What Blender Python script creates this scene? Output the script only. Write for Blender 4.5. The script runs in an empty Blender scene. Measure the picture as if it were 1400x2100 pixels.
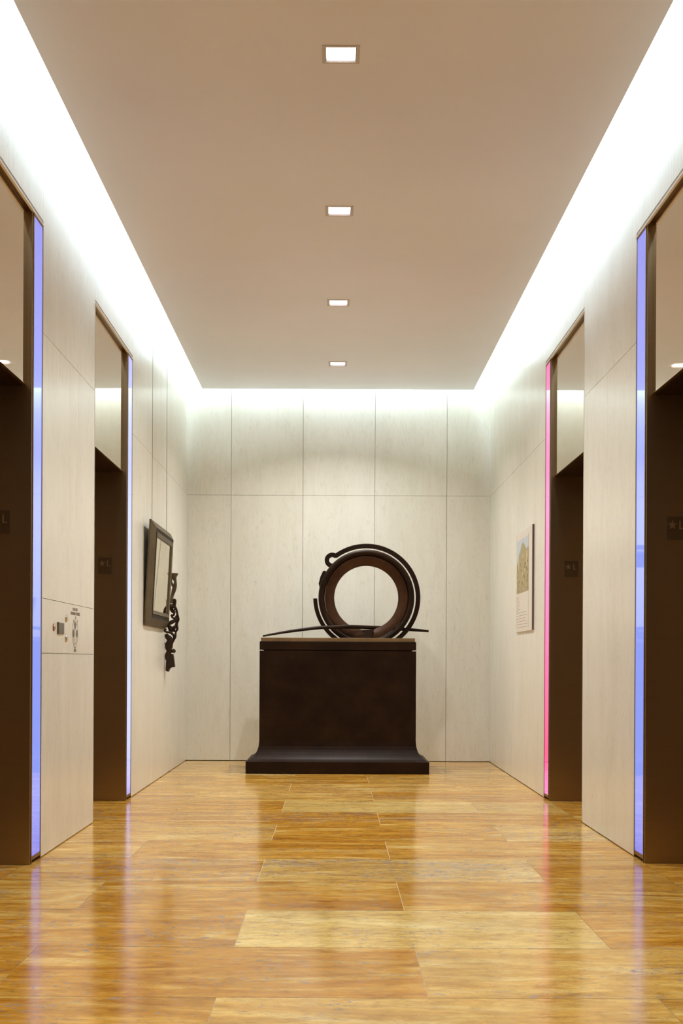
import bpy, bmesh, math, random
from mathutils import Vector, Matrix
PI = math.pi
random.seed(7)
SC = bpy.context.scene
COL = SC.collection
def clamp(v, a, b): return max(a, min(b, v))

# ------------------------------------------------------------------ room dimensions (metres)
EYE = 0.92
XL, XR = -1.357, 1.419          # faces of the side walls
YB, YN = 11.72, -3.2            # far wall, end of the lobby behind the viewer
ZC = 3.37                       # underside of the floating ceiling
ZT = 4.02                       # slab above the coves
CXL, CXR, CYB = -1.205, 1.242, 11.55   # edges of the floating ceiling
HEAD = 2.947                    # top of the elevator surrounds

# ------------------------------------------------------------------ camera, world, exposure
cd = bpy.data.cameras.new('camera'); cam = bpy.data.objects.new('camera', cd); COL.objects.link(cam)
cd.lens = 45; cd.sensor_width = 36; cd.sensor_height = 36; cd.sensor_fit = 'AUTO'
cam.location = (0, 0, EYE)
cam.rotation_euler = (PI/2, 0, 0)
cam.rotation_euler = (Matrix.Rotation(PI/2, 3, 'X') @ Matrix.Rotation(0.0047, 3, 'Z')).to_euler()
cd.shift_x = 14/2100; cd.shift_y = (1355-1050)/2100
cd.clip_start = 0.05; cd.clip_end = 60
SC.camera = cam
W = bpy.data.worlds.new('world'); SC.world = W; W.use_nodes = True
W.node_tree.nodes['Background'].inputs[0].default_value = (1, .9, .78, 1)
W.node_tree.nodes['Background'].inputs[1].default_value = 0.05
SC.view_settings.view_transform = 'Standard'; SC.view_settings.look = 'None'
SC.view_settings.exposure = 0.42; SC.view_settings.gamma = 1
SC.view_settings.use_curve_mapping = False
SC.cycles.max_bounces = 14; SC.cycles.diffuse_bounces = 8; SC.cycles.glossy_bounces = 8
SC.cycles.sample_clamp_indirect = 6

COVE_COL = (0.66, 0.87, 1.0)
COVE_W = 3.5        # watts per metre of cove tube
DOWN_COL = (0.96, 0.98, 1.0)
DOWN_W = 20.0

def area(name, loc, rot, sx, sy, watts, colr, spread=PI, parent=None):
    l = bpy.data.lights.new(name, 'AREA'); l.shape = 'RECTANGLE'; l.size = sx; l.size_y = sy
    l.energy = watts; l.color = colr; l.spread = spread
    o = bpy.data.objects.new(name, l); COL.objects.link(o)
    o.location = loc; o.rotation_euler = rot
    if parent: o.parent = parent
    return o
# fluorescent coves lying on the back of the floating ceiling, shining on to the walls
COVE_Y0 = 3.2
L_side = CYB - COVE_Y0 - .1
area('cove_light', (CXL+.03, (CYB+COVE_Y0)/2, ZC+.27), (0, PI/2-.5, 0), .12, L_side, COVE_W*L_side, COVE_COL)
area('cove_light', (CXR-.03, (CYB+COVE_Y0)/2, ZC+.27), (0, -PI/2+.5, 0), .12, L_side, COVE_W*L_side, COVE_COL)
area('cove_light', ((CXL+CXR)/2, CYB-.03, ZC+.27), (PI/2-.5, 0, 0), CXR-CXL-.1, .12, COVE_W*1.45*(CXR-CXL), COVE_COL)

# ------------------------------------------------------------------ materials
MATS = {}
def newmat(name):
    m = bpy.data.materials.new(name); m.use_nodes = True
    nt = m.node_tree; b = nt.nodes['Principled BSDF']; MATS[name] = m
    return m, nt, b
def N(nt, t, **kw):
    n = nt.nodes.new(t)
    for k, v in kw.items():
        if k in ('operation', 'blend_type', 'data_type', 'noise_dimensions', 'attribute_name', 'feature'): setattr(n, k, v)
        else: n.inputs[k].default_value = v
    return n
def L(nt, a, b): nt.links.new(a, b)
def c4(c): return (c[0], c[1], c[2], 1)
def srgb(r, g, b):
    f = lambda v: (v/255/12.92) if v/255 <= .04045 else ((v/255+.055)/1.055)**2.4
    return (f(r), f(g), f(b), 1)
def coords(nt, scale=(1, 1, 1)):
    g = nt.nodes.new('ShaderNodeNewGeometry'); mp = N(nt, 'ShaderNodeMapping'); mp.inputs['Scale'].default_value = scale
    L(nt, g.outputs['Position'], mp.inputs['Vector']); return mp.outputs[0]
def ramp(nt, fac, stops):
    r = nt.nodes.new('ShaderNodeValToRGB'); cr = r.color_ramp
    while len(cr.elements) < len(stops): cr.elements.new(.5)
    for e, (p, c) in zip(cr.elements, stops): e.position = p; e.color = c
    L(nt, fac, r.inputs[0]); return r.outputs[0]
def mix(nt, fac, a, b, mode='MIX'):
    m = nt.nodes.new('ShaderNodeMix'); m.data_type = 'RGBA'; m.blend_type = mode
    for s, v in ((m.inputs[0], fac), (m.inputs[6], a), (m.inputs[7], b)):
        if hasattr(v, 'links'): L(nt, v, s)
        else: s.default_value = v
    return m.outputs[2]

def stone_wall(name, axis):
    m, nt, b = newmat(name)
    n1 = N(nt, 'ShaderNodeTexNoise', Scale=4, Detail=7, Roughness=.6, Distortion=.4); L(nt, coords(nt, (1, 1, .25)), n1.inputs['Vector'])
    n2 = N(nt, 'ShaderNodeTexNoise', Scale=16, Detail=5, Roughness=.6, Distortion=.3); L(nt, coords(nt, (1, .6, .22)), n2.inputs['Vector'])
    n3 = N(nt, 'ShaderNodeTexNoise', Scale=1.1, Detail=3); L(nt, coords(nt, (1, 1, .5)), n3.inputs['Vector'])
    base = ramp(nt, n1.outputs[0], [(.25, srgb(225, 223, 210)), (.5, srgb(230, 228, 216)), (.75, srgb(235, 233, 222))])
    v = ramp(nt, n2.outputs[0], [(.3, (.965, .955, .94, 1)), (.55, (1, 1, 1, 1))])
    c = mix(nt, .85, base, v, 'MULTIPLY')
    w = ramp(nt, n3.outputs[0], [(.3, (.96, .945, .92, 1)), (.7, (1, 1, 1, 1))])
    c = mix(nt, .7, c, w, 'MULTIPLY')
    # thin meandering veins, much taller than wide
    wv = N(nt, 'ShaderNodeTexNoise', Scale=5, Detail=9, Roughness=.7, Distortion=1.2); L(nt, coords(nt, (1.6, 1.6, .3)), wv.inputs['Vector'])
    vein = ramp(nt, wv.outputs[0], [(.485, (1, 1, 1, 1)), (.5, (.86, .82, .76, 1)), (.515, (1, 1, 1, 1))])
    c = mix(nt, .5, c, vein, 'MULTIPLY')
    # small upright pits in the honed face
    pn = N(nt, 'ShaderNodeTexNoise', Scale=48, Detail=3, Roughness=.6, Distortion=.2); L(nt, coords(nt, (1, .7, .3)), pn.inputs['Vector'])
    c = mix(nt, .45, c, ramp(nt, pn.outputs[0], [(.30, (.82, .79, .73, 1)), (.40, (1, 1, 1, 1))]), 'MULTIPLY')
    L(nt, c, b.inputs['Base Color'])
    b.inputs['Roughness'].default_value = .26
    b.inputs['Specular IOR Level'].default_value = .5
    return m
M_wall = stone_wall('honed_limestone', 'x')
m, nt, b = newmat('stone_joint'); b.inputs['Base Color'].default_value = srgb(98, 80, 56); b.inputs['Roughness'].default_value = .9; M_joint = m
m, nt, b = newmat('ceiling_plaster'); b.inputs['Roughness'].default_value = .38
n1 = N(nt, 'ShaderNodeTexNoise', Scale=1.3, Detail=2); L(nt, coords(nt), n1.inputs['Vector'])
L(nt, ramp(nt, n1.outputs[0], [(.3, srgb(224, 221, 226)), (.7, srgb(228, 225, 230))]), b.inputs['Base Color']); M_ceil = m
m, nt, b = newmat('cove_paint'); b.inputs['Base Color'].default_value = srgb(240, 240, 238); b.inputs['Roughness'].default_value = .8; M_cove = m

# polished travertine
m, nt, b = newmat('polished_travertine'); M_floor = m
at = N(nt, 'ShaderNodeAttribute', attribute_name='tile')
sep = nt.nodes.new('ShaderNodeSeparateColor'); L(nt, at.outputs['Color'], sep.inputs[0])
gp = nt.nodes.new('ShaderNodeNewGeometry')
off = nt.nodes.new('ShaderNodeCombineXYZ')
m1 = N(nt, 'ShaderNodeMath', operation='MULTIPLY'); m1.inputs[1].default_value = 37.0; L(nt, sep.outputs[1], m1.inputs[0])
m2 = N(nt, 'ShaderNodeMath', operation='MULTIPLY'); m2.inputs[1].default_value = 23.0; L(nt, sep.outputs[1], m2.inputs[0])
L(nt, m1.outputs[0], off.inputs[0]); L(nt, m2.outputs[0], off.inputs[1])
va = N(nt, 'ShaderNodeVectorMath', operation='ADD'); L(nt, gp.outputs['Position'], va.inputs[0]); L(nt, off.outputs[0], va.inputs[1])
def fmap(s):
    mp = N(nt, 'ShaderNodeMapping'); mp.inputs['Scale'].default_value = s; L(nt, va.outputs[0], mp.inputs['Vector']); return mp.outputs[0]
st = N(nt, 'ShaderNodeTexNoise', Scale=1, Detail=8, Roughness=.66, Distortion=1.5); L(nt, fmap((1.4, 7.0, 1)), st.inputs['Vector'])
fi = N(nt, 'ShaderNodeTexNoise', Scale=1, Detail=8, Roughness=.72, Distortion=.4); L(nt, fmap((8, 34, 1)), fi.inputs['Vector'])
bl = N(nt, 'ShaderNodeTexNoise', Scale=1, Detail=5, Roughness=.6, Distortion=.4); L(nt, fmap((1.6, 3.4, 1)), bl.inputs['Vector'])
mo = N(nt, 'ShaderNodeTexNoise', Scale=1, Detail=8, Roughness=.8, Distortion=.9); L(nt, fmap((14, 26, 1)), mo.inputs['Vector'])
gold = ramp(nt, st.outputs[0], [(.30, srgb(172, 108, 22)), (.42, srgb(202, 140, 38)), (.50, srgb(212, 154, 52)), (.57, srgb(226, 178, 82)), (.66, srgb(238, 204, 128))])
pale = ramp(nt, st.outputs[0], [(.28, srgb(212, 172, 88)), (.42, srgb(232, 198, 114)), (.55, srgb(240, 212, 134)), (.70, srgb(246, 228, 170))])
c = mix(nt, sep.outputs[0], gold, pale)
c = mix(nt, .6, c, ramp(nt, fi.outputs[0], [(.30, (.50, .41, .30, 1)), (.5, (.97, .96, .94, 1)), (.68, (1.15, 1.16, 1.14, 1))]), 'MULTIPLY')
c = mix(nt, .7, c, ramp(nt, bl.outputs[0], [(.3, (.70, .62, .52, 1)), (.6, (1.05, 1.05, 1.05, 1))]), 'MULTIPLY')
c = mix(nt, .75, c, ramp(nt, mo.outputs[0], [(.33, (.58, .50, .42, 1)), (.52, (1, 1, 1, 1)), (.7, (1.15, 1.15, 1.12, 1))]), 'MULTIPLY')
# filled voids: grey-violet flecks that cluster in some slabs
ho = N(nt, 'ShaderNodeTexNoise', Scale=1, Detail=4, Roughness=.7, Distortion=1.0); L(nt, fmap((26, 55, 1)), ho.inputs['Vector'])
hc = N(nt, 'ShaderNodeTexNoise', Scale=1, Detail=3, Roughness=.6, Distortion=.6); L(nt, fmap((1.4, 4.2, 1)), hc.inputs['Vector'])
s1 = N(nt, 'ShaderNodeMath', operation='MULTIPLY'); L(nt, hc.outputs[0], s1.inputs[0]); s1.inputs[1].default_value = .35
s2 = N(nt, 'ShaderNodeMath', operation='ADD'); L(nt, s1.outputs[0], s2.inputs[0]); L(nt, ho.outputs[0], s2.inputs[1])
s3 = N(nt, 'ShaderNodeMath', operation='MULTIPLY_ADD'); L(nt, sep.outputs[2], s3.inputs[0]); s3.inputs[1].default_value = .07; L(nt, s2.outputs[0], s3.inputs[2])
hm = ramp(nt, s3.outputs[0], [(.80, (0, 0, 0, 1)), (.825, (1, 1, 1, 1))])
hcol = ramp(nt, mo.outputs[0], [(.4, srgb(128, 112, 96)), (.6, srgb(172, 160, 160))])
c = mix(nt, hm, c, hcol)
L(nt, c, b.inputs['Base Color'])
b.inputs['Roughness'].default_value = .15; b.inputs['Specular IOR Level'].default_value = .36
bp = N(nt, 'ShaderNodeBump', Strength=.02, Distance=.004); 
wob = N(nt, 'ShaderNodeTexNoise', Scale=1, Detail=2); L(nt, fmap((9, 9, 1)), wob.inputs['Vector'])
L(nt, wob.outputs[0], bp.inputs['Height']); L(nt, bp.outputs[0], b.inputs['Normal'])
m, nt, b = newmat('floor_grout'); b.inputs['Base Color'].default_value = srgb(220, 196, 150); b.inputs['Roughness'].default_value = .7; M_grout = m

def metal(name, colr, rough, aniso=None, brushed=0):
    m, nt, b = newmat(name); b.inputs['Metallic'].default_value = 1; b.inputs['Base Color'].default_value = colr
    b.inputs['Roughness'].default_value = rough
    if brushed:
        n1 = N(nt, 'ShaderNodeTexNoise', Scale=1, Detail=4, Roughness=.7); L(nt, coords(nt, (3, 3, 160) if brushed == 1 else (160, 160, 3)), n1.inputs['Vector'])
        cc = mix(nt, .5, colr, ramp(nt, n1.outputs[0], [(.3, (.86, .86, .86, 1)), (.7, (1, 1, 1, 1))]), 'MULTIPLY'); L(nt, cc, b.inputs['Base Color'])
        bp = N(nt, 'ShaderNodeBump', Strength=.06, Distance=.001); L(nt, n1.outputs[0], bp.inputs['Height']); L(nt, bp.outputs[0], b.inputs['Normal'])
    return m
M_bronze = metal('brushed_bronze', srgb(160, 138, 108), .36, brushed=1)
M_trim = metal('bronze_edge_trim', srgb(150, 122, 88), .35)
M_bead = metal('bead_with_painted_glint', srgb(245, 243, 238), .55)
M_bead.node_tree.nodes['Principled BSDF'].inputs['Metallic'].default_value = .3  # near-white, barely metallic: the edge's cove reflection is put into its colour
M_under = metal('door_header_bronze', srgb(70, 50, 36), .4)
M_plate = metal('engraved_plate_bronze', srgb(112, 94, 72), .45)
M_raised = metal('raised_character_bronze', srgb(172, 148, 118), .42)
m, nt, b = newmat('polished_champagne_steel'); b.inputs['Metallic'].default_value = 1; b.inputs['Base Color'].default_value = srgb(228, 216, 196)
b.inputs['Roughness'].default_value = .03
n1 = N(nt, 'ShaderNodeTexNoise', Scale=1.2, Detail=1); L(nt, coords(nt), n1.inputs['Vector'])
bp = N(nt, 'ShaderNodeBump', Strength=.05, Distance=.05); L(nt, n1.outputs[0], bp.inputs['Height']); L(nt, bp.outputs[0], b.inputs['Normal']); M_polish = m

# dark patinated bronze of the sculptures
def patina(name, dark, light, rough):
    m, nt, b = newmat(name)
    n1 = N(nt, 'ShaderNodeTexNoise', Scale=4.5, Detail=6, Roughness=.6); L(nt, coords(nt), n1.inputs['Vector'])
    n2 = N(nt, 'ShaderNodeTexNoise', Scale=60, Detail=4, Roughness=.6); L(nt, coords(nt, (1, 1, .6)), n2.inputs['Vector'])
    c = ramp(nt, n1.outputs[0], [(.35, dark), (.68, light)])
    c = mix(nt, .35, c, ramp(nt, n2.outputs[0], [(.3, (.7, .7, .7, 1)), (.7, (1.1, 1.1, 1.1, 1))]), 'MULTIPLY')
    L(nt, c, b.inputs['Base Color']); b.inputs['Metallic'].default_value = .2
    b.inputs['Roughness'].default_value = rough; b.inputs['Specular IOR Level'].default_value = .16
    return m
M_patina = patina('dark_brown_patina', srgb(30, 16, 7), srgb(44, 28, 14), .46)
M_ringface = patina('reddish_brown_patina', srgb(60, 37, 24), srgb(80, 55, 35), .34)
M_cap = patina('tan_brown_slab', srgb(118, 96, 66), srgb(134, 110, 78), .45)
M_iron = patina('blackened_bronze', srgb(46, 34, 26), srgb(60, 46, 34), .42)
M_frame = patina('dull_bronze_frame', srgb(88, 77, 59), srgb(106, 94, 72), .45)

def plain(name, colr, rough=.6, metallic=0, emit=None, es=0):
    m, nt, b = newmat(name); b.inputs['Base Color'].default_value = colr; b.inputs['Roughness'].default_value = rough; b.inputs['Metallic'].default_value = metallic
    if emit: b.inputs['Emission Color'].default_value = emit; b.inputs['Emission Strength'].default_value = es
    return m
M_mirror = plain('mirror_glass', srgb(238, 232, 212), .02, 1)
M_wire = plain('dark_steel_wire', srgb(70, 55, 40), .5, .8)
M_lens = plain('downlight_lens', srgb(240, 240, 240), .4, 0, (1, .97, .95, 1), 6)
M_dltrim = plain('downlight_trim_white', srgb(196, 186, 176), .5)
M_house = plain('downlight_housing', srgb(120, 108, 112), .3, .6)
M_tube = plain('cove_tube', srgb(240, 240, 240), .5, 0, (.85, .95, 1, 1), 5)

def led(name, stops, strength):
    """internally lit glass panel whose lamps change tone along its height"""
    m, nt, b = newmat(name)
    g = nt.nodes.new('ShaderNodeNewGeometry'); s = nt.nodes.new('ShaderNodeSeparateXYZ'); L(nt, g.outputs['Position'], s.inputs[0])
    d = N(nt, 'ShaderNodeMath', operation='DIVIDE'); L(nt, s.outputs[2], d.inputs[0]); d.inputs[1].default_value = 2.93
    c = ramp(nt, d.outputs[0], stops)
    L(nt, c, b.inputs['Emission Color']); b.inputs['Emission Strength'].default_value = strength
    b.inputs['Base Color'].default_value = (.05, .05, .06, 1); b.inputs['Roughness'].default_value = .04
    b.inputs['Specular IOR Level'].default_value = .6
    return m
BLUE = [(0, srgb(105, 105, 205)), (.02, srgb(112, 122, 220)), (.08, srgb(130, 146, 232)), (.5, srgb(132, 150, 232)), (1, srgb(118, 128, 222))]
PALE = [(0, srgb(105, 100, 175)), (.03, srgb(150, 155, 230)), (.12, srgb(170, 182, 240)), (.6, srgb(168, 180, 240)), (1, srgb(146, 154, 230))]
PINK = [(0, srgb(190, 100, 170)), (.04, srgb(214, 98, 172)), (.1, srgb(226, 40, 120)), (.4, srgb(222, 70, 152)), (.7, srgb(214, 104, 172)), (1, srgb(206, 74, 150))]
M_led = {'blue': led('blue_lit_glass', BLUE, .85), 'pale': led('pale_blue_lit_glass', PALE, .95), 'pink': led('pink_lit_glass', PINK, .95)}

# ------------------------------------------------------------------ mesh helpers
class MB:
    def __init__(s): s.bm = bmesh.new(); s.mats = []
    def mi(s, m):
        if m not in s.mats: s.mats.append(m)
        return s.mats.index(m)
    def box(s, x0, x1, y0, y1, z0, z1, m=None):
        if x0 > x1: x0, x1 = x1, x0
        if y0 > y1: y0, y1 = y1, y0
        v = [s.bm.verts.new(p) for p in ((x0,y0,z0),(x1,y0,z0),(x1,y1,z0),(x0,y1,z0),(x0,y0,z1),(x1,y0,z1),(x1,y1,z1),(x0,y1,z1))]
        k = s.mi(m) if m else 0
        for f in ((0,3,2,1),(4,5,6,7),(0,1,5,4),(1,2,6,5),(2,3,7,6),(3,0,4,7)):
            fc = s.bm.faces.new([v[i] for i in f]); fc.material_index = k
        return s
    def prism(s, poly, fn, d0, d1, m=None):
        """extrude a closed outline; fn(u, v, d) gives the point"""
        a = [s.bm.verts.new(fn(u, v, d0)) for u, v in poly]; b = [s.bm.verts.new(fn(u, v, d1)) for u, v in poly]
        k = s.mi(m) if m else 0; n = len(poly)
        fs = [s.bm.faces.new(a), s.bm.faces.new(b[::-1])]
        for i in range(n): fs.append(s.bm.faces.new((a[i], b[i], b[(i+1) % n], a[(i+1) % n])))
        for f in fs: f.material_index = k
        return s
    def tube(s, pts, rad, seg=10, flat=1.0, side=None, m=None, smooth=True):
        """sweep an ellipse along pts; rad = radius per point, flat = thickness ratio across `side`"""
        k = s.mi(m) if m else 0; P = [Vector(p) for p in pts]; rings = []
        up = Vector(side) if side else Vector((0, 1, 0.01))
        for i, p in enumerate(P):
            t = (P[min(i+1, len(P)-1)] - P[max(i-1, 0)]).normalized()
            a = up - t*up.dot(t)
            if a.length < 1e-4: a = Vector((1, 0, 0)) - t*t.x
            a.normalize(); bb = t.cross(a).normalized()
            r = rad[i] if hasattr(rad, '__len__') else rad
            fl = flat[i] if hasattr(flat, '__len__') else flat
            rings.append([s.bm.verts.new(p + a*math.cos(q)*r*fl + bb*math.sin(q)*r) for q in [2*PI*j/seg for j in range(seg)]])
        for r0, r1 in zip(rings, rings[1:]):
            for j in range(seg):
                f = s.bm.faces.new((r0[j], r0[(j+1) % seg], r1[(j+1) % seg], r1[j])); f.smooth = smooth; f.material_index = k
        for r in (rings[0], rings[-1]):
            f = s.bm.faces.new(r); f.material_index = k
        return s
    def lathe(s, prof, fn, seg=96, closed=True, m=None, smooth=True):
        """prof = [(r, d)], fn(u, v, d) -> point, revolved in u,v"""
        k = s.mi(m) if m else 0; rings = []
        for r, d in prof:
            rings.append([s.bm.verts.new(fn(r*math.cos(q), r*math.sin(q), d)) for q in [2*PI*j/seg for j in range(seg)]])
        n = len(rings); pairs = [(i, (i+1) % n) for i in range(n if closed else n-1)]
        for i, j in pairs:
            for t in range(seg):
                f = s.bm.faces.new((rings[i][t], rings[i][(t+1) % seg], rings[j][(t+1) % seg], rings[j][t])); f.smooth = smooth; f.material_index = k
        if not closed:
            for r in (rings[0], rings[-1]):
                f = s.bm.faces.new(r); f.material_index = k
        return s
    def build(s, name, mat, parent=None, bevel=0, kind=None, smooth_angle=None):
        bmesh.ops.recalc_face_normals(s.bm, faces=s.bm.faces)
        if parent is not None: bmesh.ops.translate(s.bm, verts=s.bm.verts, vec=-world_loc(parent))
        me = bpy.data.meshes.new(name); s.bm.to_mesh(me); s.bm.free()
        for mm in (s.mats or [mat]): me.materials.append(mm)
        o = bpy.data.objects.new(name, me); COL.objects.link(o)
        if parent is not None: o.parent = parent
        if kind: o['kind'] = kind
        if bevel:
            md = o.modifiers.new('bevel', 'BEVEL'); md.width = bevel; md.segments = 2; md.limit_method = 'ANGLE'
        return o
def world_loc(o):
    v = Vector((0, 0, 0))
    while o is not None: v += o.location; o = o.parent
    return v
def thing(name, label, cat, loc, group=None):
    o = bpy.data.objects.new(name, None); COL.objects.link(o); o.location = loc; o.empty_display_size = .1
    o['label'] = label; o['category'] = cat
    if group: o['group'] = group
    return o
def XZ(cx, y, cz):            # facing the viewer (-Y): u right, v up, d towards the far wall
    return lambda u, v, d: (cx+u, y+d, cz+v)
def YZ(x, cy, cz, s):         # on a side wall: u along +Y, v up, d into the room (s=+1 on the left wall)
    return lambda u, v, d: (x+s*d, cy+u, cz+v)

# ------------------------------------------------------------------ floor
PITCH, R0, TL = .6105, 3.495, 1.207
fb = MB(); fb.box(XL-.42, XR+.42, YN, YB, -.12, -.0015, M_grout)
GAP = .0010
tiles = []
PALE_T = {(1, 0): .95, (7, 0): .9, (3, 0): .75, (1, 1): .35, (5, 1): .8, (3, 1): .4, (4, 1): .35, (-1, 0): .7, (-1, 1): .7, (8, 0): .6, (9, 1): .5, (0, 0): .15, (0, 1): .75,
          (2, 0): .05, (2, 1): .3, (5, 0): .05, (6, 0): .05, (4, 0): .1, (3, -1): .15, (1, -1): .25, (0, -1): .2, (-2, 0): .5, (6, 1): .2, (8, 1): .25, (7, 1): .8}  # slab tones; nearest rows made paler in place of the dimmed lamps' light
rr = random.Random(3)
lay = MB()
cl = lay.bm.loops.layers.color.new('tile')
def addtile(x0, x1, y0, y1, tone):
    if x1-x0 < .01 or y1-y0 < .01: return
    vs = [lay.bm.verts.new(p) for p in ((x0+GAP, y0+GAP, 0), (x1-GAP, y0+GAP, 0), (x1-GAP, y1-GAP, 0), (x0+GAP, y1-GAP, 0))]
    f = lay.bm.faces.new(vs); a, h = rr.random(), rr.random()
    for lp in f.loops: lp[cl] = (tone, a, h, 1)
r = -11
while True:
    y0 = R0 + r*PITCH; y1 = min(y0+PITCH, YB)
    if y0 >= YB: break
    y0 = max(y0, YN)
    j0 = .261 if r % 2 == 0 else .889
    k = -3
    while j0 + (k-1)*TL < XR:
        x0 = j0 + (k-1)*TL; x1 = x0 + TL
        if x1 > XL-.032 and x0 < XR:
            idx = k if r % 2 == 0 else k
            tone = PALE_T.get((r, idx), clamp(rr.gauss(.3, .25), 0, 1))
            addtile(max(x0, XL-.032), min(x1, XR+.0), y0, y1, tone)
        k += 1
    # slabs inside the elevator recesses are laid against the wall line
    addtile(XL-.42, XL-.032, y0, y1, .2); addtile(XR, XR+.42, y0, y1, .25)
    r += 1
lay.mats = [M_floor]
tl = lay
for v in list(tl.bm.verts): pass
bmesh.ops.recalc_face_normals(lay.bm, faces=lay.bm.faces)
for f in lay.bm.faces:
    if f.normal.z < 0: f.normal_flip()
me = bpy.data.meshes.new('floor'); 
# grout bed and slabs are one floor
tmp = bpy.data.meshes.new('bed'); fb.bm.to_mesh(tmp); fb.bm.free()
lay.bm.to_mesh(me); lay.bm.free()
bm = bmesh.new(); bm.from_mesh(me)
nf = len(bm.faces); bm.from_mesh(tmp); bm.faces.ensure_lookup_table()
for i, f in enumerate(bm.faces): f.material_index = 0 if i < nf else 1
bm.to_mesh(me); bm.free()
me.materials.append(M_floor); me.materials.append(M_grout)
floor = bpy.data.objects.new('floor', me); COL.objects.link(floor); floor['kind'] = 'structure'

# ------------------------------------------------------------------ walls
OPL = [(4.585, 5.925), (7.205, 8.545)]
OPR = [(4.715, 6.055), (7.32, 8.66)]
PT = .02
def side_wall(name, X, s, ops, cells):
    w = MB()
    ys = [YN] + [v for o in ops for v in o] + [YB+.42]
    for i in range(0, len(ys), 2): w.box(X-s*PT, X-s*.42, ys[i], ys[i+1], -.12, ZT, M_joint)
    for a, c in ops: w.box(X-s*PT, X-s*.42, a, c, HEAD, ZT, M_joint)
    for (y0, y1, z0, z1, g) in cells: w.box(X, X-s*PT, y0+g, y1-g, z0+.0012, z1-.0012, M_wall)
    return w.build(name, None, kind='structure')
S = 2.433; g = .0009
def pier(y0, y1, seams=(), rows=(0.004, S, ZT)):
    out = []; ys = [y0] + list(seams) + [y1]
    for a, c in zip(ys, ys[1:]):
        for p, q in zip(rows, rows[1:]): out.append((a, c, p, q, g))
    return out
def header(ops, mids):
    out = []
    for (a, c), m_ in zip(ops, mids): out += [(a, m_, HEAD, ZT, g), (m_, c, HEAD, ZT, g)]
    return out
cl_ = pier(YN, 4.585, (-2.0, -.7, .6, 1.9, 3.2)) + pier(5.925, 7.205, (6.548,), (.004, .949, 1.205, S, ZT)) + pier(8.545, YB, (10.1,)) + header(OPL, (5.29, 7.9))
cr_ = pier(YN, 4.715, (-2.0, -.7, .6, 1.9, 3.2)) + pier(6.055, 7.32, (6.69,)) + pier(8.66, YB, (10.0,)) + header(OPR, (5.40, 8.0))
side_wall('wall_left', XL, 1, OPL, cl_)
side_wall('wall_right', XR, -1, OPR, cr_)
w = MB(); w.box(XL, XR, YB+PT, YB+.3, -.12, ZT, M_joint)
jx = [XL, -.955, -.297, .361, 1.019, XR]
for a, c in zip(jx, jx[1:]):
    for p, q in ((.004, S), (S, ZT)): w.box(a+.0016*(a != XL), c-.0016*(c != XR), YB, YB+PT, p+.0012, q-.0012, M_wall)
w.build('wall_back', None, kind='structure')
w = MB(); w.box(XL, XR, YN-.3, YN, -.12, ZT, M_under); w.build('wall_front', None, kind='structure')  # dark finish stands in for an unlit hallway and dims the near ceiling

# ------------------------------------------------------------------ ceiling with a shadow-free floating panel
DL_Y = [10.56, 8.76, 6.97, 5.17, 3.37, 1.57]; DL_X = .014; DL_H = .072
w = MB()
hx0, hx1 = DL_X-DL_H, DL_X+DL_H
w.box(CXL, hx0, YN, CYB, ZC, ZC+.035, M_ceil); w.box(hx1, CXR, YN, CYB, ZC, ZC+.035, M_ceil)
e = sorted([(y-DL_H, y+DL_H) for y in DL_Y]); edges = [YN] + [v for p in e for v in p] + [CYB]
for i in range(0, len(edges), 2): w.box(hx0, hx1, edges[i], edges[i+1], ZC, ZC+.035, M_ceil)
w.build('ceiling', None, kind='structure')
w = MB(); w.box(XL-.42, XR+.42, YN-.3, YB+.42, ZT, ZT+.15, M_cove); w.build('ceiling_slab', None, kind='structure')
tag_names = []

# ------------------------------------------------------------------ downlights
NAMES = ['square recessed downlight nearest the back wall, smallest in view', 'square recessed downlight, second from the back wall',
         'square recessed downlight, third from the back wall', 'largest square recessed downlight, nearest the top of the photo']
for i, y in enumerate(DL_Y):
    t = thing('recessed_downlight', NAMES[i] if i < 4 else 'square recessed downlight overhead behind the viewer', 'ceiling light', (DL_X, y, ZC), 'recessed downlights')
    w = MB(); o_, n_ = DL_H+.004, DL_H-.010
    for (x0, x1, a, c) in ((-o_, o_, -o_, -n_), (-o_, o_, n_, o_), (-o_, -n_, -n_, n_), (n_, o_, -n_, n_)): w.box(DL_X+x0, DL_X+x1, y+a, y+c, ZC-.003, ZC+.002)
    w.build('trim_ring', M_dltrim, t)
    w = MB()
    for (x0, x1, a, c) in ((-n_, n_, -n_, -n_+.003), (-n_, n_, n_-.003, n_), (-n_, -n_+.003, -n_, n_), (n_-.003, n_, -n_, n_)): w.box(DL_X+x0, DL_X+x1, y+a, y+c, ZC, ZC+.05)
    w.box(DL_X-n_, DL_X+n_, y-n_, y+n_, ZC+.032, ZC+.05)
    w.build('housing', M_house, t)
    w = MB(); w.box(DL_X-n_+.003, DL_X+n_-.003, y-n_+.003, y+n_-.003, ZC+.006, ZC+.012); w.build('lens', M_lens, t)
    area('downlight_lamp', (0, 0, .004), (0, 0, 0), .1, .1, DOWN_W*(1.15, 1, .9, .75, .62, .6)[i], DOWN_COL, math.radians(128), parent=t)

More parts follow.
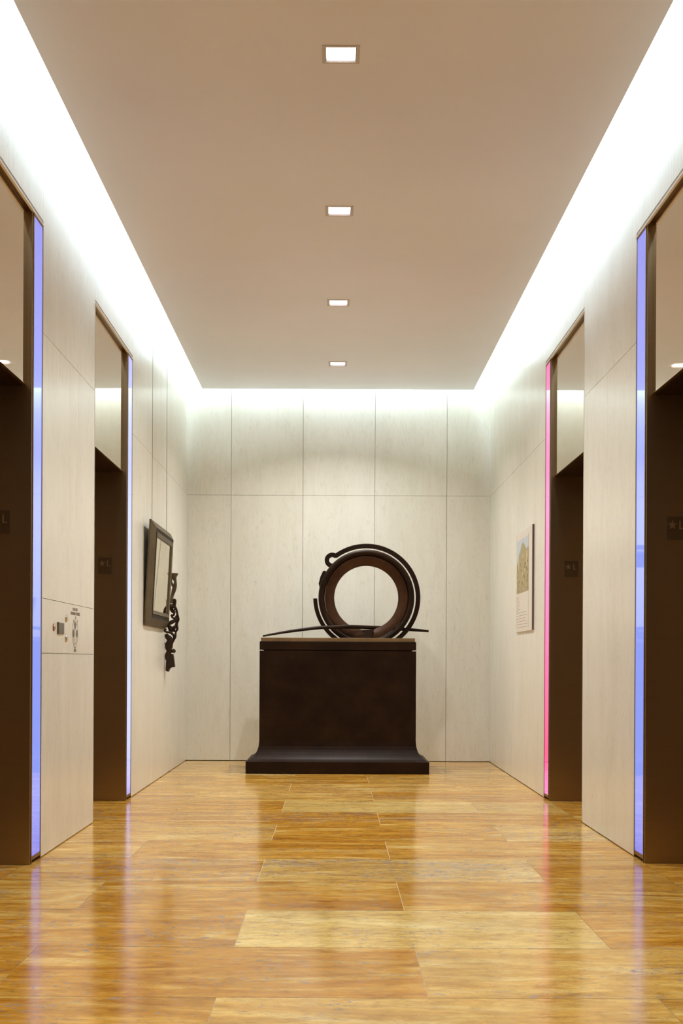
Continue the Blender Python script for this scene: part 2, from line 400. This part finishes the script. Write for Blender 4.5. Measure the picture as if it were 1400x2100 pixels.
# ------------------------------------------------------------------ cove tubes
for nm, bx_, lab in (('x', (CXL+.05, CXL+.075, COVE_Y0, CYB-.1), 'long fluorescent tube hidden above the left ceiling edge'),
                ('x', (CXR-.075, CXR-.05, COVE_Y0, CYB-.1), 'long fluorescent tube hidden above the right ceiling edge'),
                ('y', (CXL+.1, CXR-.1, CYB-.075, CYB-.05), 'fluorescent tube hidden above the back ceiling edge')):
    w = MB(); w.box(*bx_, ZC+.25, ZC+.27)
    o = w.build('cove_tube', M_tube); o['label'] = lab; o['category'] = 'light tube'; o['group'] = 'cove light tubes'

# ------------------------------------------------------------------ elevator entrances
def star(r0, r1, n=5):
    return [((r0 if i % 2 == 0 else r1)*math.sin(PI*i/n), (r0 if i % 2 == 0 else r1)*math.cos(PI*i/n)) for i in range(2*n)]
def elevator(X, s, y0, y1, colour, label):
    """s = +1 on the left wall (room towards +X)"""
    o_ = lambda d: X - s*d            # d metres behind the wall face
    ys = y1 - .205                    # opening between y0 and ys, lit strip between ys and y1
    t = thing('elevator_entrance', label, 'elevator', (X, (y0+y1)/2, 0), 'elevator entrances')
    w = MB(); w.box(o_(.002), o_(.40), ys, ys+.018, 0.002, HEAD-.012); w.build('jamb', M_bronze, t, .001)
    w = MB(); w.box(o_(.002), o_(.40), y0+.001, y0+.014, 0.002, HEAD-.012); w.build('jamb', M_bronze, t, .001)
    # head: bronze edge, bead with painted glint, soffit
    w = MB(); w.box(o_(.001), o_(.012), y0+.002, y1-.002, HEAD-.0202, HEAD-.002); w.box(o_(.012), o_(.40), y0+.014, ys, HEAD-.016, HEAD-.002); w.build('head_trim', M_trim, t)
    w = MB(); w.box(o_(-.005), o_(.006), y0+.004, y1-.004, HEAD-.0250, HEAD-.0203)
    w.box(o_(-.001), o_(.006), y0+.004, y0+.0065, .01, HEAD-.0245); w.build('bright_bead', M_bead, t)
    # polished transom and the soffit over the doors
    w = MB(); w.box(o_(.022), o_(.040), y0+.015, ys-.001, 2.1425, HEAD-.017); w.build('transom_panel', M_polish, t, .0015)
    w = MB(); w.box(o_(.0405), o_(.40), y0+.015, ys-.001, 2.1425, 2.19); w.build('door_header', M_under, t)
    # a pair of sliding leaves
    ym = (y0+ys)/2
    for a, c in ((y0+.016, ym-.002), (ym+.002, ys-.002)):
        w = MB(); w.box(o_(.33), o_(.37), a, c, .006, 2.141); d = w.build('door_panel', M_bronze, t, .002)
    w = MB(); w.box(o_(.31), o_(.40), y0+.016, ys-.002, .0005, .005)
    for q in range(3): w.box(o_(.325+q*.02), o_(.330+q*.02), y0+.016, ys-.002, .005, .0065)
    w.build('door_sill', M_trim, t)
    # lit glass strip in its own thin frame
    a, c = ys+.018, y1-.001
    lp = MB(); lp.box(o_(.001), o_(.03), a+.009, c-.010, .034, HEAD-.034); sp = lp.build('light_strip', M_led[colour], t); sp['label'] = {'blue': 'lavender-blue', 'pale': 'pale blue', 'pink': 'pink'}[colour] + ' glowing glass strip'
    w = MB()
    w.box(o_(-.0015), o_(.04), a, a+.008, .002, HEAD-.026); w.box(o_(-.0015), o_(.04), c-.009, c, .002, HEAD-.026)
    w.box(o_(-.0005), o_(.04), a+.008, c-.009, .016, .033); w.box(o_(-.0005), o_(.04), a+.008, c-.009, HEAD-.033, HEAD-.026)
    w.build('strip_frame', M_trim, sp)
    # floor sign on the jamb: a star and the letter L
    px = X - s*.140; pz = 1.533
    pl = MB(); pl.box(px-.046, px+.046, ys-.004, ys-.0003, pz-.053, pz+.053); p = pl.build('floor_sign', M_plate, t, .001); p['label'] = 'dark plate with a raised star and letter L'
    fr = XZ(px-.020, ys-.004, pz+.014)
    MB().prism(star(.0235, .0092), fr, -.0016, 0).build('raised_star', M_raised, p)
    fr = XZ(px+.011, ys-.004, pz-.005)
    MB().prism([(0, 0), (.022, 0), (.022, .006), (.0065, .006), (.0065, .038), (0, .038)], fr, -.0016, 0).build('raised_letter', M_raised, p)
    return t
elevator(XL, 1, *OPL[0], 'blue', 'elevator doorway at the left edge of the photo, lavender strip, left of the call buttons')
elevator(XL, 1, *OPL[1], 'pale', 'far left elevator doorway between the call buttons and the framed mirror, pale blue strip')
elevator(XR, -1, *OPR[0], 'blue', 'elevator doorway at the right edge of the photo with a lavender-blue light strip')
elevator(XR, -1, *OPR[1], 'pink', 'far right elevator doorway with the pink light strip, nearest the wall poster')

# ------------------------------------------------------------------ call station on the left pier
def disc(w, cy, cz, r, d0, d1, m=None, seg=32):
    return w.prism([(r*math.cos(2*PI*i/seg), r*math.sin(2*PI*i/seg)) for i in range(seg)], YZ(XL, cy, cz, 1), d0, d1, m)
M_steel = metal('satin_steel', srgb(196, 188, 172), .22)
M_red = plain('red_ring', srgb(150, 40, 30), .4)
M_ink = plain('engraved_brown_ink', srgb(104, 84, 74), .7)
M_screen = plain('grey_display', srgb(116, 104, 92), .25, .7)
for z, lab in ((1.128, 'upper round steel call button, left of the engraved fire sign'), (1.027, 'lower round steel call button, left of the engraved fire sign')):
    t = thing('call_button', lab, 'button', (XL, 6.459, z), 'elevator call buttons')
    w = MB(); w.lathe([(.0195, 0), (.0195, .003), (.0165, .005), (.015, .0035)], lambda u, v, d, z=z: (XL+d, 6.459+u, z+v), 32, closed=False); w.build('bezel', M_steel, t)
    w = MB(); w.lathe([(.0145, 0), (.0145, .004), (.012, .007), (.006, .0082), (.001, .0084)], lambda u, v, d, z=z: (XL+d, 6.459+u, z+v), 32, closed=False); w.build('push_button', M_steel, t)
t = thing('key_switch', 'small round key switch with a red ring, leftmost of the call fittings', 'key switch', (XL, 6.18, 1.075))
w = MB(); w.lathe([(.0185, 0), (.0185, .003), (.0140, .004), (.0140, 0)], lambda u, v, d: (XL+d, 6.18+u, 1.075+v), 32); w.build('red_ring', M_red, t)
w = MB(); w.lathe([(.0135, 0), (.0135, .005), (.010, .007), (.001, .007)], lambda u, v, d: (XL+d, 6.18+u, 1.075+v), 32, closed=False); w.build('lock_cylinder', M_steel, t)
w = MB(); w.box(XL+.0066, XL+.0076, 6.1788, 6.1812, 1.069, 1.081); w.build('keyhole', M_ink, t)
t = thing('display_plate', 'dark grey rectangular metal plate beside the key switch', 'display', (XL, 6.327, 1.073))
w = MB(); w.box(XL, XL+.006, 6.26, 6.395, 1.046, 1.101); w.build('plate', M_screen, t, .001)
w = MB(); w.box(XL+.0005, XL+.0075, 6.258, 6.268, 1.044, 1.103); w.build('edge', M_plate, t)
# engraved fire sign
t = thing('fire_sign', 'engraved fire notice with flame emblem and small lettering, beside the left far elevator', 'sign', (XL, 6.69, 1.07))
def text(name, body, loc, size, parent, mat, sx=1.0, rot=(PI/2, 0, PI/2)):
    c = bpy.data.curves.new(name, 'FONT'); c.body = body; c.size = size; c.align_x = 'CENTER'; c.align_y = 'CENTER'; c.extrude = .0003
    c.materials.append(mat); o = bpy.data.objects.new(name, c); COL.objects.link(o)
    bpy.context.view_layer.update()
    me = bpy.data.meshes.new_from_object(o.evaluated_get(bpy.context.evaluated_depsgraph_get())); bpy.data.objects.remove(o)
    o = bpy.data.objects.new(name, me); COL.objects.link(o)
    o.rotation_euler = rot; o.scale = (sx, 1, 1); o.parent = parent; o.location = Vector(loc)-world_loc(parent); return o
text('lettering', 'IN CASE OF FIRE', (XL+.0004, 6.69, 1.180), .023, t, M_ink, .74)
text('lettering', 'ELEVATORS ARE OUT OF SERVICE', (XL+.0004, 6.695, 1.158), .023, t, M_ink, .68)
text('lettering', 'USE EXIT', (XL+.0004, 6.69, .966), .021, t, M_ink, .74)
F = YZ(XL, 6.69, 1.07, 1)
w = MB()
for cy, cz in ((0, .027), (-.040, -.014), (.044, -.014)):
    w.prism([(cy+.019*math.cos(2*PI*i/28), cz+.021*math.sin(2*PI*i/28)) for i in range(28)], F, 0, .0012)
w.build('emblem_disc', M_screen, t)
w = MB()
def stroke(pts, r=.0022): w.tube([F(u, v, .0004) for u, v in pts], r, 6, flat=.3, side=(1, 0, 0))
def arc(cu, cv, r, a0, a1, n=14): return [(cu+r*math.cos(math.radians(a0+(a1-a0)*i/n)), cv+r*math.sin(math.radians(a0+(a1-a0)*i/n))) for i in range(n+1)]
stroke([(-.066, -.004), (-.068, -.03), (-.055, -.055), (-.03, -.082), (0, -.094)]); stroke([(.068, -.004), (.068, -.03), (.055, -.055), (.03, -.082), (0, -.094)])
stroke([(-.066, -.004), (-.062, .028), (-.046, .046), (-.040, .057)]); stroke([(-.040, .057), (-.030, .045), (-.024, .028)])
stroke([(.068, -.004), (.066, .02), (.056, .036), (.062, .058)]); stroke([(.062, .058), (.044, .046), (.026, .028)])
stroke([(-.018, .046), (-.014, .056), (.004, .066), (.012, .077)]); stroke([(.012, .077), (.022, .066), (.018, .052)])
stroke([(-.04, -.036), (-.022, -.060), (0, -.072), (.022, -.060), (.044, -.036)]); stroke([(0, -.072), (0, -.098)], .002)
stroke([(0, .006), (0, -.05)])
w.build('flame_outline', M_ink, t)

# ------------------------------------------------------------------ pedestal
PX0, PX1, PYF, PYB = -.719, .771, 10.38, 11.12
t = thing('pedestal', 'dark brown bronze pedestal with flared foot standing before the back wall', 'pedestal', ((PX0+PX1)/2, (PYF+PYB)/2, 0))
w = MB(); w.box(PX0, PX1, PYF, PYB, 0.0005, .100); w.build('foot_slab', M_patina, t, .004)
o_ = .104; w = MB(); prof = []
for z, d in ((.1, .100), (.106, .086), (.116, .068), (.133, .048), (.15, .033), (.17, .021), (.19, .012), (.22, .004), (.26, 0), (1.0, 0)): prof.append((z, d))
rings = []
for z, d in prof:
    x0, x1, y0, y1 = PX0+o_-d, PX1-o_+d, PYF+o_-d, PYB-o_+d
    rings.append([w.bm.verts.new(p) for p in ((x0, y0, z), (x1, y0, z), (x1, y1, z), (x0, y1, z))])
for a, c in zip(rings, rings[1:]):
    for i in range(4): f = w.bm.faces.new((a[i], a[(i+1) % 4], c[(i+1) % 4], c[i])); f.smooth = False
w.bm.faces.new(rings[0]); w.bm.faces.new(rings[-1])
md = w.build('body', M_patina, t); 
bx0, bx1, by0, by1 = PX0+o_, PX1-o_, PYF+o_, PYB-o_
w = MB(); w.box(bx0+.032, bx1-.032, by0+.03, by1-.03, 1.0, 1.0085); w.build('shadow_gap', M_iron, t)
w = MB(); w.box(bx0, bx1, by0-.002, by1, 1.0086, 1.076); w.build('collar', M_patina, t, .002)
w = MB(); w.box(bx0+.01, bx1-.010, by0+.006, by1-.01, 1.0761, 1.107); w.build('top_slab', M_cap, t, .002); bpy.context.view_layer.update()

# ------------------------------------------------------------------ ring sculpture
ZB = 1.1072
RC = (.264, 10.80, 1.452)
t = thing('ring_sculpture', 'dark bronze ring sculpture with curled outer arc standing on the pedestal', 'sculpture', (RC[0], RC[1], ZB))
def cut(w, z=ZB):
    geo = w.bm.verts[:]+w.bm.edges[:]+w.bm.faces[:]
    rs = bmesh.ops.bisect_plane(w.bm, geom=geo, plane_co=(0, 0, z), plane_no=(0, 0, 1), clear_inner=True)
    ed = [e for e in rs['geom_cut'] if isinstance(e, bmesh.types.BMEdge)]
    bmesh.ops.holes_fill(w.bm, edges=ed)
FR = lambda u, v, d: (RC[0]+u, RC[1]+d, RC[2]+v)
w = MB(); w.lathe([(.270, .03), (.270, -.012), (.276, -.018), (.345, -.040), (.349, -.038), (.350, .038), (.345, .04), (.276, .034)], FR, 128); cut(w)
rg = w.build('ring', M_ringface, t); 
w = MB(); prof = [(.351, -.034), (.354, -.040)]
for i in range(11):
    q = PI - PI*i/10; prof.append((.379+.024*math.cos(q), -.042-.020*math.sin(q)))
prof += [(.403, .042), (.395, .055), (.36, .055), (.351, .04)]
w.lathe(prof, FR, 128); cut(w); w.build('rim', M_patina, t)
def band(r0, r1, a0, a1, n=64, r1b=None, ends=None):
    ang = [math.radians(a0+(a1-a0)*i/n) for i in range(n+1)]
    return [(r1*math.cos(q), r1*math.sin(q)) for q in ang] + [(r0*math.cos(q), r0*math.sin(q)) for q in ang[::-1]]
w = MB(); w.prism(band(.418, .455, 127, -60, 90), FR, -.022, .022); cut(w); w.build('outer_arc', M_patina, t, .003)
w = MB(); w.prism(band(.413, .447, 181, 245, 40), FR, -.022, .022); cut(w); w.build('lower_arc', M_patina, t, .003)
cu = lambda u, v, d: FR(u-.288, v+.315, d)
w = MB(); w.prism(band(.027, .0645, 38, 312, 40), cu, -.020, .020); w.build('curl', M_patina, t, .003)
w = MB(); w.prism([(-.250, .362), (-.262, .372), (-.285, .378), (-.270, .352)], FR, -.019, .019); w.build('curl_tip', M_patina, t, .002)
w = MB(); w.prism([(.4035*math.cos(math.radians(a)), .4035*math.sin(math.radians(a))) for a in (168, 164, 160, 156, 152, 147)] + [(-.352, .226), (-.366, .222), (-.389, .172), (-.402, .118), (-.398, .100)], FR, -.03, .03); w.build('lug', M_patina, t, .002)
w = MB(); w.prism([(-.010, -.270), (.062, -.270), (.040, -.3445), (-.048, -.3445)], FR, -.055, .0); w.build('wedge', M_iron, t, .002)
# the tapering blade that passes through the ring, from the left front to the right back
cps = [(-.592, 10.53, 1.1205, .007), (-.44, 10.555, 1.149, .010), (-.31, 10.58, 1.170, .0125), (-.135, 10.62, 1.193, .0145), (-.02, 10.65, 1.199, .0155), (.10, 10.69, 1.2035, .0165), (.20, 10.745, 1.204, .0165),
       (.36, 10.81, 1.200, .0165), (.48, 10.87, 1.197, .0155), (.60, 10.90, 1.190, .0145), (.70, 10.92, 1.184, .0125), (.80, 10.94, 1.176, .0095)]
def smooth_pts(c, n=6):
    out = []
    for i in range(len(c)-1):
        p0, p1, p2, p3 = c[max(i-1, 0)], c[i], c[i+1], c[min(i+2, len(c)-1)]
        for j in range(n):
            u = j/n; out.append([.5*((2*b_)+(-a_+c_)*u+(2*a_-5*b_+4*c_-d_)*u*u+(-a_+3*b_-3*c_+d_)*u**3) for a_, b_, c_, d_ in zip(p0, p1, p2, p3)])
    out.append(list(c[-1])); return out
sp = smooth_pts(cps)
w = MB(); w.tube([p[:3] for p in sp], [p[3] for p in sp], 12, flat=1.0); w.build('curved_blade', M_patina, t)

# ------------------------------------------------------------------ framed mirror hanging on wires on the left wall
MY0, MY1, MZ0, MZ1 = 9.06, 10.13, 1.165, 1.918
t = thing('framed_mirror', 'landscape mirror in a wide dull bronze frame hanging on the left wall', 'mirror', (XL, (MY0+MY1)/2, MZ0))
LEAN = .038
def MF(u, v, d):      # u along the wall, v up, d out of the wall; the top leans forward
    return (XL+.004+d+LEAN*(v/(MZ1-MZ0)), MY0+u, MZ0+v)
Wd, Ht = MY1-MY0, MZ1-MZ0
def rect_ring(w, o, i, do, di, back):
    """mitred frame from inset o to inset i, outer face at do, inner face at di, down to back"""
    R = lambda k: [(k, k), (Wd-k, k), (Wd-k, Ht-k), (k, Ht-k)]
    A = [[w.bm.verts.new(MF(u, v, d)) for u, v in R(k)] for k, d in ((o, back), (o, do), (i, di), (i, back))]
    for a, c in ((0, 1), (1, 2), (2, 3), (3, 0)):
        for j in range(4): w.bm.faces.new((A[a][j], A[a][(j+1) % 4], A[c][(j+1) % 4], A[c][j]))
w = MB(); rect_ring(w, 0, .054, .012, .046, 0); w.build('outer_frame', M_frame, t, .001)
w = MB(); rect_ring(w, .054, .084, .030, .030, .0); w.build('groove', M_frame, t)
def comb(length, start, pitch, tooth, depth, lean=.003):
    n = int((length-2*start)/pitch); out = [(start, 0)]
    out += [(length-start, 0)]
    for i in range(n-1, -1, -1):
        u = start + i*pitch
        out += [(u+tooth, .004), (u+tooth-lean, depth), (u-lean, depth), (u, .004)]
    return out + [(start, .004)]
for fn in (lambda u, v, d: MF(u, .056+v, d), lambda u, v, d: MF(u, Ht-.082+v, d)):
    MB().prism(comb(Wd, .06, .034, .018, .024, .006), fn, .029, .046).build('dentil_trim', M_iron, t)
for fn in (lambda u, v, d: MF(.057+v, u, d), lambda u, v, d: MF(Wd-.082+v, u, d)):
    MB().prism(comb(Ht, .09, .036, .020, .022), fn, .029, .043).build('dentil_trim', M_iron, t)
w = MB(); rect_ring(w, .084, .112, .050, .044, 0); w.build('inner_frame', M_frame, t, .001)
w = MB(); w.prism([(.111, .111), (Wd-.111, .111), (Wd-.111, Ht-.111), (.111, Ht-.111)], MF, .030, .036); w.build('mirror_glass', M_mirror, t)
w = MB(); w.prism([(.02, .02), (Wd-.02, .02), (Wd-.02, Ht-.02), (.02, Ht-.02)], MF, -.002, .0); w.build('backing_board', M_iron, t)
for u in (.045, .83):
    w = MB(); x, y, z = MF(u, Ht-.01, .012); w.tube([(x, y, z), (x, y, ZT-.002)], .0014, 8); w.build('hanging_wire', M_wire, t)

# ------------------------------------------------------------------ twisted hanging sculpture beyond the mirror
t = thing('twisted_wall_sculpture', 'dark twisted ribbon-like metal sculpture hanging at the far lower corner of the mirror', 'sculpture', (-1.31, 10.22, .83))
OX, OY, OZ = -1.306, 10.22, 1.190
def H(x, y, w=0): return (OX+(x-400)/1500, OY+w, OZ+(1430-y)/1500)
def rib(pts, name, flat=.45, side=(0, 1, .01), seg=10, m=M_iron):
    c = smooth_pts([(*H(p[0], p[1], p[2]), p[3]) for p in pts], 5)
    w = MB(); w.tube([p[:3] for p in c], [max(.002, p[3]) for p in c], seg, flat=flat, side=side); return w.build(name, m, t)
rib([(428, 796, 0, .037), (428, 818, 0, .034), (432, 850, 0, .022), (446, 890, .0, .012), (444, 940, .0, .016), (428, 1000, .01, .018), (412, 1060, .01, .013), (402, 1120, 0, .013), (400, 1160, 0, .016)], 'cup_arm', .6, m=M_frame)
rib([(400, 830, .01, .012), (392, 870, .02, .010), (398, 905, .02, .008), (420, 950, .01, .012)], 'cup_loop', .6, m=M_frame)
rib([(440, 1100, 0, .008), (438, 1120, 0, .016), (440, 1150, .0, .014), (428, 1190, 0, .017), (400, 1185, -.01, .014), (375, 1170, -.02, .006)], 'knot', .8)
rib([(385, 1185, 0, .010), (400, 1225, .01, .016), (418, 1265, .01, .008), (436, 1235, .0, .007), (452, 1205, 0, .010)], 'link', .6)
rib([(440, 1195, 0, .012), (462, 1230, -.01, .010), (474, 1290, 0, .009), (484, 1350, .01, .010), (468, 1400, .01, .009), (474, 1465, 0, .010), (456, 1500, 0, .008), (452, 1560, -.01, .009), (428, 1605, -.01, .008)], 'strand', .7)
rib([(448, 1250, -.02, .008), (430, 1300, -.02, .009), (404, 1300, -.01, .008), (418, 1330, 0, .008), (452, 1340, .01, .009), (458, 1400, .01, .008), (436, 1450, .0, .011), (440, 1500, .0, .008)], 'strand', .7)
rib([(462, 1300, .02, .008), (440, 1360, .01, .014), (400, 1385, 0, .017), (368, 1415, -.01, .012), (390, 1455, 0, .020), (402, 1490, 0, .016), (428, 1440, .01, .009), (470, 1450, .01, .012)], 'strand', .8)
rib([(350, 1395, -.03, .008), (345, 1430, -.04, .014), (300, 1450, -.06, .012), (290, 1490, -.07, .016), (320, 1475, -.06, .010), (352, 1470, -.04, .008)], 'knot', .8)
rib([(320, 1480, -.05, .008), (350, 1500, -.04, .009), (392, 1508, -.02, .010), (425, 1535, 0, .010), (436, 1575, 0, .010), (412, 1640, 0, .009), (405, 1700, 0, .008)], 'hook', .8)
rib([(345, 1525, -.02, .012), (362, 1560, -.02, .022), (390, 1590, -.01, .024), (385, 1630, -.01, .030), (370, 1680, -.01, .028), (378, 1730, 0, .022), (362, 1780, 0, .024), (370, 1830, 0, .026)], 'twisted_body', .7)
rib([(388, 1745, 0, .006), (408, 1742, 0, .006), (422, 1730, 0, .016), (436, 1728, 0, .018), (450, 1727, 0, .012), (457, 1727, 0, .005)], 'ball_finial', 1.0)
w = MB()
top = [(-.040, 0), (.022, 0)]; 
sk = [(345, 1800), (388, 1765), (430, 1760), (440, 1830), (449, 1918), (420, 1922), (392, 1932), (378, 1955), (370, 1978), (341, 1962), (343, 1880)]
def SF(x, y, d):
    p = H(x, y, 0); k = (y-1760)/220
    return (p[0], p[1]+d*(.6+.9*k)+.012*math.sin((x-340)/18), p[2])
w.prism(sk, SF, -.028, .028); w.build('skirt', M_iron, t, .003)
w = MB(); w.tube([H(372, 1640, .02), (XL+.002, OY+.03, H(372, 1640)[2])], .008, 8); w.build('wall_bracket', M_iron, t)

# ------------------------------------------------------------------ poster on the right wall
Y0, Y1, Z0, Z1 = 9.13, 9.94, 1.146, 1.903
t = thing('wall_poster', 'white mounted board with a photograph of a towered building above small text, right wall', 'poster', (XR, (Y0+Y1)/2, Z0))
M_board = plain('poster_board', srgb(222, 214, 200), .35)
M_line = plain('brown_rule', srgb(128, 92, 62), .6)
M_sky = plain('poster_sky', srgb(190, 200, 208), .4); M_bld = plain('poster_stone', srgb(166, 150, 104), .4); M_bld2 = plain('poster_light_stone', srgb(206, 186, 142), .4); M_dk = plain('poster_shade', srgb(136, 126, 82), .4)
M_gt = plain('poster_grey_text', srgb(168, 152, 134), .6)
M_edge = plain('poster_dark_edge', srgb(96, 70, 66), .5)
TH = .014
B = YZ(XR-.0005, 0, 0, -1)
w = MB(); w.box(XR-.0008, XR-TH, Y0, Y1, Z0, Z1); w.build('board', M_board, t, .001)
w = MB(); w.box(XR-.002, XR-TH-.0003, Y0-.003, Y0, Z0, Z1); w.build('board_edge', M_edge, t)
def P(w, pts, m, k): w.prism(pts, B, TH-.0004, TH+.0004+k*.0004, m)
w = MB(); a, c, zb, zt = 9.305, 9.895, 1.440, 1.842
P(w, [(a, zb), (c, zb), (c, zt), (a, zt)], M_sky, 0)
P(w, [(a, zb), (c, zb), (c, 1.66), (9.86, 1.68), (9.82, 1.70), (9.78, 1.74), (9.72, 1.75), (9.64, 1.80), (9.56, 1.815), (9.50, 1.79), (9.44, 1.765), (9.40, 1.75), (9.34, 1.765), (a, 1.75)], M_bld, 1)
P(w, [(9.78, 1.62), (9.82, 1.62), (9.82, 1.70), (9.78, 1.74)], M_bld2, 2); P(w, [(9.36, 1.62), (9.40, 1.62), (9.40, 1.73), (9.36, 1.74)], M_bld2, 2)
for (u, v, s_) in ((9.57, 1.71, .03), (9.34, 1.70, .02), (9.60, 1.58, .03), (9.48, 1.60, .025), (9.84, 1.56, .03), (9.88, 1.50, .03)):
    P(w, [(u-s_*.5, v-s_*.5), (u+s_*.5, v-s_*.5), (u+s_*.5, v+s_*.5), (u-s_*.5, v+s_*.5)], M_bld2, 3)
rp = random.Random(5)
for i in range(34):
    u, v = rp.uniform(a+.02, c-.03), rp.uniform(zb+.01, 1.66); q = rp.uniform(.008, .022)
    P(w, [(u-q, v-q*.5), (u+q, v-q*.6), (u+q*.7, v+q*.7), (u-q*.5, v+q*.6)], M_dk, 4)
ph = w.build('photograph', None, t); ph['label'] = 'photograph of a towered stone building against pale sky'
w = MB(); w.box(XR-TH, XR-TH-.0006, 9.300, 9.304, Z0+.02, 1.86); w.build('border_rule', M_line, t)
w = MB()
z = 1.405
k = 0
while z > 1.17:
    ln = rp.uniform(.10, .2) if z > 1.30 else rp.uniform(.45, .56)
    w.box(XR-TH, XR-TH-.0004, 9.90-ln, 9.90, z, z+.0035); z -= .013 if z > 1.30 else .022
tb = w.build('text_lines', M_gt, t)
